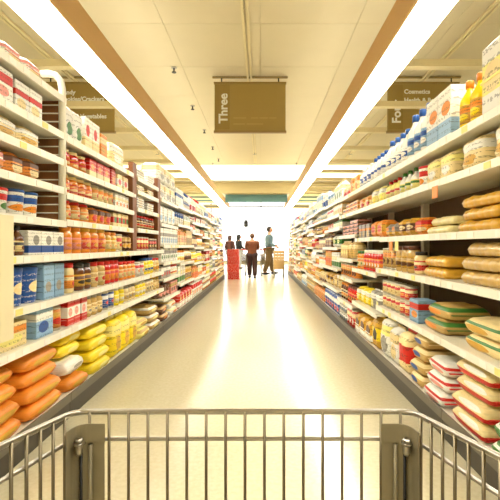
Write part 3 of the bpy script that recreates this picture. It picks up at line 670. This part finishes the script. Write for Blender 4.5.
# ------------------------------------------------------------------ shopping cart
def make_cart():
    """near cart; front rim corners measured on the photo; local origin on the floor under the basket"""
    t = empty('shopping_cart', (-.03, .35, 0))
    O = Vector((-.03, .35, 0))
    zf = .752; yf = .72
    FL, FR = Vector((-.335, yf, zf)), Vector((.272, yf, zf))
    BL, BR = Vector((-.45, .02, zf+.085)), Vector((.40, .02, zf+.085))
    def g(*ps): return [Vector(p)-O for p in ps]
    def arc(A, B, D, n=5, r=.03):          # rounded corner A -> B -> D
        p0 = B+(A-B).normalized()*r; p1 = B+(D-B).normalized()*r
        return [p0*(1-s)**2+B*2*s*(1-s)+p1*s*s for s in [i/n for i in range(n+1)]]
    rim = [BL]+arc(BL, FL, FR)+arc(FL, FR, BR)+[BR]
    MB().tube(g(*rim), .0052, 10).build('top_rim', CHROME, t)
    mb = MB().tube(g(BL, BR), .0052, 8).build('rear_rim', CHROME, t)
    dz = .049
    lo = [p-Vector((0, 0, dz)) for p in rim]
    MB().tube(g(*lo), .0038, 8).build('second_rail', CHROME, t)
    for k, q in enumerate((.2, .34)):
        MB().tube(g(*[p-Vector((0, 0, q)) for p in rim]), .0038, 8).build('lower_rail', CHROME, t)
    # front wires
    H = .40
    wm = MB().tube([(0, 0, 0), (0, 0, -H)], .0027, 8).mesh('front_wire', WIRE)
    for k in range(17):
        x = (90.7+19.3*k-261)*yf/400
        link('front_wire', wm, t, Vector((x, yf-.0045, zf))-O)
    for A, B in ((FL, BL), (FR, BR)):
        n = 22
        for k in range(n):
            s = .05+k*.0415
            p = A.lerp(B, s)+Vector((.0045 if A.x < 0 else -.0045, 0, 0))
            link('side_wire', wm, t, p-O)
    # basket floor
    fl = MB()
    zb = zf-H
    for k in range(18):
        s = k/17; fl.tube(g(FL.lerp(FR, s)*1-Vector((0, .005, H)), BL.lerp(BR, s)-Vector((0, 0, H))), .0025, 6)
    for k in range(5):
        s = k/4; fl.tube(g(FL.lerp(BL, s)-Vector((0, 0, H+.005)), FR.lerp(BR, s)-Vector((0, 0, H+.005))), .003, 6)
    fl.build('basket_floor', CHROME, t)
    # corner plates with bolts
    for sx, A, B in ((1, FL, BL), (-1, FR, BR)):
        d = (B-A); d.z = 0; d.normalize()
        def P(u, v, z): return A+Vector((sx*u, -.012-v*.0, z))
        zt = -.016; W_ = .052
        inn = Vector((sx*.012, -.014, 0))
        arcp = arc(A+d*.05, A, A+Vector((sx*.06, 0, 0)), 6, .022)
        path = [A+d*.034]+arcp+[A+Vector((sx*.046, 0, 0))]
        def sheet(name, off, z0, z1, ps):
            m2 = MB(); n_ = len(ps); vs_ = []
            for p in ps:
                for o_ in (off, off+Vector((sx*.0016, -.0016, 0))):
                    for z in (z0, z1): vs_.append(p+o_+Vector((0, 0, z))-O)
            fs = []
            for q in range(n_-1):
                a = q*4; b4 = a+4
                fs += [(a, a+1, b4+1, b4), (a+2, b4+2, b4+3, a+3), (a+1, a+3, b4+3, b4+1), (a, b4, b4+2, a+2)]
            fs += [(0, 2, 3, 1), (n_*4-4, n_*4-3, n_*4-1, n_*4-2)]
            m2.add(vs_, fs, 0, False).build(name, PLATE, t)
        sheet('corner_plate', inn, -H, zt, path)
        sheet('top_band', inn+Vector((sx*.002, -.003, 0)), -.046, zt+.002, path)
        for u in (.008, .036):
            MB().tube(g(A+Vector((sx*u, -.019, -.05)), A+Vector((sx*u, -.019, -H))), .004, 8).build('plate_rib', PLATE, t)
        bx = A.x+sx*.022
        bo = MB().lathe([(.007, 0), (.007, .005), (.005, .007)], 6, smooth=False).lathe([(.009, -.003), (.009, 0)], 12).lathe([(.004, -.022), (.006, -.017), (.006, -.003)], 10)
        bo.build('bolt', CHROME, t, Vector((bx, yf-.032, zf-.040))-O)
        MB().tube(g((bx, yf-.024, zf-.06), (bx, yf-.024, zf-H)), .0026, 8).build('corner_rod', DARKM, t)
    # handle, chassis and casters
    hb = [BL, BL+Vector((0, -.1, .06)), BL+Vector((0, -.14, .09))]
    MB().tube(g(*hb), .009, 8).build('handle_arm', CHROME, t)
    hb2 = [BR, BR+Vector((0, -.1, .06)), BR+Vector((0, -.14, .09))]
    MB().tube(g(*hb2), .009, 8).build('handle_arm', CHROME, t)
    MB().tube(g(hb[-1], hb2[-1]), .015, 12).build('handle', mat('handle_red', (.7, .12, .1), .4), t)
    for s_, A, B in ((-1, FL, BL), (1, FR, BR)):
        x = (A.x+B.x)/2*.8
        MB().tube(g((x, .03, .36+.07), (x, .0, .16), (x, .68, .14), (x, .70, .35)), .011, 8).build('chassis_tube', CHROME, t)
        for yy in (.05, .64):
            cst = MB().tube(g((x, yy, .16), (x, yy, .11)), .012, 8).build('caster', CHROME, t)
            w_ = MB().lathe([(.03, -.013), (.058, -.012), (.058, .012), (.03, .013)], 16).build('wheel', RUBBER, cst, Vector((x, yy-.02, .058))-O); w_.rotation_euler = (0, PI/2, 0)
            for sx in (-.018, .018): MB().box(tuple(Vector((x+sx-.002, yy-.035, .05))-O), tuple(Vector((x+sx+.002, yy+.012, .118))-O)).build('fork', CHROME, cst)
    return t
cart = make_cart(); tag(cart, 'chrome wire shopping cart filling the foreground, front corners bolted', 'shopping cart', 'shopping carts')
c2 = copy_tree(cart); c2.location = (-.27, 14.24, 0); c2['label'] = 'wire shopping cart pushed by the person in the brown jacket'

# ------------------------------------------------------------------ people
SKIN = mat('skin', (.78, .56, .42), .55)
def skin_mesh(pts, edges, radii, name, m, root=0, sub=1):
    me = bpy.data.meshes.new('tmp'); me.from_pydata(pts, edges, []); o = bpy.data.objects.new('tmp', me); C.objects.link(o)
    o.modifiers.new('s', 'SKIN'); sv = me.skin_vertices[0].data
    for i, r in enumerate(radii): sv[i].radius = (r, r) if not isinstance(r, tuple) else r; sv[i].use_root = (i == root)
    o.modifiers['s'].use_smooth_shade = True
    sb = o.modifiers.new('b', 'SUBSURF'); sb.levels = sub; sb.render_levels = sub
    bpy.context.view_layer.update()
    out = bpy.data.meshes.new_from_object(o.evaluated_get(bpy.context.evaluated_depsgraph_get()))
    bpy.data.objects.remove(o); out.name = name; out.materials.clear(); out.materials.append(m)
    return out
def add_mesh(me, vs_, fs):
    bm = bmesh.new(); bm.from_mesh(me); b_ = [bm.verts.new(v) for v in vs_]
    for f in fs: 
        q = bm.faces.new([b_[i] for i in f]); q.smooth = True
    bm.to_mesh(me); bm.free()
def ball(c, r, n=12, k=8, f=None):
    vs_ = []; fs = []
    for j in range(k+1):
        a = PI*j/k
        for i in range(n):
            b_ = 2*PI*i/n; p = [math.sin(a)*math.cos(b_)*r[0], math.sin(a)*math.sin(b_)*r[1], -math.cos(a)*r[2]]
            if f: p = f(p)
            vs_.append((c[0]+p[0], c[1]+p[1], c[2]+p[2]))
    for j in range(k):
        for i in range(n):
            i2 = (i+1) % n; fs.append((j*n+i, j*n+i2, (j+1)*n+i2, (j+1)*n+i))
    return vs_, fs
def person(loc, rz, h, label, top, low, shoe, hairc, lean=0, stride=.0, hands=((-.25, .0, .8), (.25, 0, .8)), hair_len=.0, hem=.0):
    """faces local -Y; designed at 1.75 m and scaled"""
    t = empty('person', loc, rz); s = h/1.75; t.scale = (s*1.1, s*1.1, s); tag(t, label, 'person', 'shoppers at the end of the aisle')
    y = lambda z: -lean*max(0, z-.95)
    J = {'pel': (0, 0, .95), 'waist': (0, y(1.1), 1.1), 'chest': (0, y(1.3), 1.3), 'ubk': (0, y(1.43), 1.43), 'nk': (0, y(1.5)-.005, 1.5), 'hd': (0, y(1.58)-.01, 1.585)}
    hipx = .09
    legs = {}
    for k, sx in (('l', -1), ('r', 1)):
        st = stride*sx
        legs[k] = [(sx*hipx, 0, .90), (sx*(hipx+.005), -st*.35-.02, .50), (sx*(hipx+.005), -st*.9+.02*(st < 0), .09)]
        foot = legs[k][2]
        legs[k].append((foot[0]+sx*.015, foot[1]-.13, .035))
    arms = {}
    for k, sx, hd in (('l', -1, hands[0]), ('r', 1, hands[1])):
        sh = Vector((sx*.185, y(1.4), 1.405)); hv = Vector(hd)
        mid = (sh+hv)/2; d = (hv-sh); bend = max(0, .56**2-d.length_squared)**.5*.5
        el = mid+Vector((sx*.05, .6*bend+.02, -.5*bend))
        arms[k] = [tuple(sh), tuple(el), tuple(hv)]
    pts = [J[n] for n in ('pel', 'waist', 'chest', 'ubk', 'nk', 'hd')]; ed = [(0, 1), (1, 2), (2, 3), (3, 4), (4, 5)]
    rad = [(.13, .10), (.12, .09), (.145, .10), (.11, .08), .055, .06]
    for k in 'lr':
        b0 = len(pts); pts += legs[k]; rad += [.085, .058, .042, .035]; ed += [(0, b0), (b0, b0+1), (b0+1, b0+2), (b0+2, b0+3)]
    for k in 'lr':
        b0 = len(pts); pts += arms[k]; rad += [.055, .042, .03]; ed += [(3, b0), (b0, b0+1), (b0+1, b0+2)]
    body = skin_mesh(pts, ed, rad, 'body', SKIN)
    hc = Vector((0, y(1.64)-.02, 1.64))
    def jaw(p):
        if p[2] < 0: q = 1+.35*p[2]/.12; return [p[0]*q, p[1]*q-(.012 if p[1] < 0 else 0), p[2]]
        return p
    add_mesh(body, *ball(hc, (.076, .095, .112), f=jaw))
    add_mesh(body, *ball(hc+Vector((0, -.1, -.01)), (.013, .02, .025), 8, 6))            # nose
    for sx in (-1, 1): add_mesh(body, *ball(hc+Vector((sx*.077, .005, -.005)), (.01, .02, .032), 8, 6))   # ears
    # hands: palm, four fingers and a thumb
    for k, sx in (('l', -1), ('r', 1)):
        el, hv = Vector(arms[k][1]), Vector(arms[k][2]); d = (hv-el).normalized()
        sd = d.cross(Vector((0, 0, 1))); sd = sd.normalized() if sd.length > .1 else Vector((0, 1, 0)); pn = d.cross(sd)
        pal = MB(); pal.tube([hv-d*.01, hv+d*.03, hv+d*.08], [.026, .036, .034], 8)
        for q, (o_, l_) in enumerate(((-.03, .065), (-.01, .078), (.01, .072), (.03, .055))):
            a = hv+d*.075+sd*o_; pal.tube([a, a+d*l_*.5, a+d*l_*.8-pn*.02, a+d*l_*.85-pn*.045], [.0095, .009, .0085, .007], 6)
        a = hv+d*.02+sd*.03; pal.tube([a, a+d*.03+sd*.025, a+d*.06+sd*.03], [.011, .010, .008], 6)
        add_mesh(body, pal.v, pal.f)
    link('body', body, t)
    for sx in (-1, 1): link('eye', MB().add(*ball(hc+Vector((sx*.03, -.088, .012)), (.012, .009, .008), 8, 6)).mesh('eye', mat('eye_dark', (.1, .08, .07), .3)), t)
    link('mouth', MB().add(*ball(hc+Vector((0, -.098, -.055)), (.022, .007, .006), 8, 6)).mesh('mouth', mat('lips', (.6, .33, .3), .5)), t)
    # clothing
    cp = [J['pel'], J['waist'], J['chest'], J['ubk']]; cr_ = [(.19, .15), (.18, .14), (.20, .15), (.15, .11)]; ce_ = [(0, 1), (1, 2), (2, 3)]
    if hem: cp.insert(0, (0, .01, .95-hem)); cr_.insert(0, (.20, .16)); ce_ = [(0, 1), (1, 2), (2, 3), (3, 4)]
    ui = len(cp)-1
    for k in 'lr':
        b0 = len(cp); a_ = arms[k]; w_ = Vector(a_[1]).lerp(Vector(a_[2]), .88)
        cp += [a_[0], a_[1], tuple(w_)]; cr_ += [.088, .07, .055]; ce_ += [(ui, b0), (b0, b0+1), (b0+1, b0+2)]
    link('jacket', skin_mesh(cp, ce_, cr_, 'jacket', mat('cloth_'+top[0], top[1], .85, noise=.15, scale=12)), t)
    cp = [(0, 0, .97)]; cr_ = [(.17, .14)]; ce_ = []
    for k in 'lr':
        b0 = len(cp); l_ = legs[k]; cp += [l_[0], l_[1], (l_[2][0], l_[2][1], .075)]; cr_ += [.13, .10, .08]; ce_ += [(0, b0), (b0, b0+1), (b0+1, b0+2)]
    link('trousers', skin_mesh(cp, ce_, cr_, 'trousers', mat('cloth_'+low[0], low[1], .85, noise=.15, scale=12)), t)
    for k in 'lr':
        f = legs[k][2]; mb = MB()
        v, f_ = ball((f[0], f[1]-.06, .045), (.052, .145, .05), f=lambda p: [p[0], p[1], max(p[2]*(1 if p[1] > 0 else .75), -.044)])
        link('shoe', mb.add(v, f_, 0, True).mesh('shoe', solid(shoe, .6)), t)
    def hf(p):
        if p[1] < -.02 and p[2] < .035: p = [p[0]*.98, -.02+(p[1]+.02)*.25, p[2]]
        if p[2] < -.02: p = [p[0]*(1.0 if hair_len else .9), p[1], p[2]*(1+hair_len*2.0)]
        return p
    link('hair', MB().add(*ball(hc+Vector((0, .018, .02)), (.108, .118, .128) if hair_len else (.09, .10, .112), 14, 10, hf), 0, True).mesh('hair', mat('hair_'+hairc[0], hairc[1], .6)), t)
    return t
person((-.29, 13.15, 0), PI, 1.46, 'person in brown jacket and dark trousers pushing a cart away', ('brown', (.42, .22, .1)), ('dark_brown', (.2, .11, .08)), BLK, ('light_brown', (.35, .22, .13)), lean=.12, stride=.1, hands=((-.15, -.45, 1.12), (.15, -.45, 1.12)), hem=.14)
person((.29, 14.8, 0), PI/2+.15, 1.76, 'person in blue grey shirt and khaki trousers standing at aisle end', ('blue_grey', (.38, .47, .50)), ('khaki', (.40, .32, .18)), BLK, ('dark', (.16, .12, .09)), lean=.02, stride=.17, hands=((-.17, -.22, 1.02), (.17, -.24, 1.08)))
person((-1.52, 19.5, 0), 2.5, 1.55, 'person with reddish brown hair behind the red cases', ('wine', (.30, .16, .14)), ('grey', (.5, .5, .5)), BLK, ('auburn', (.25, .13, .09)), hair_len=.6, hands=((-.27, -.05, .8), (.27, -.05, .8)))
person((-1.03, 18.5, 0), 2.0, 1.56, 'person in black jacket with long black hair beyond the red cases', ('black', (.10, .09, .10)), ('pale_grey', (.62, .62, .62)), BLK, ('black', (.07, .06, .06)), hair_len=.9, hands=((-.24, -.25, 1.0), (.24, -.25, 1.0)))
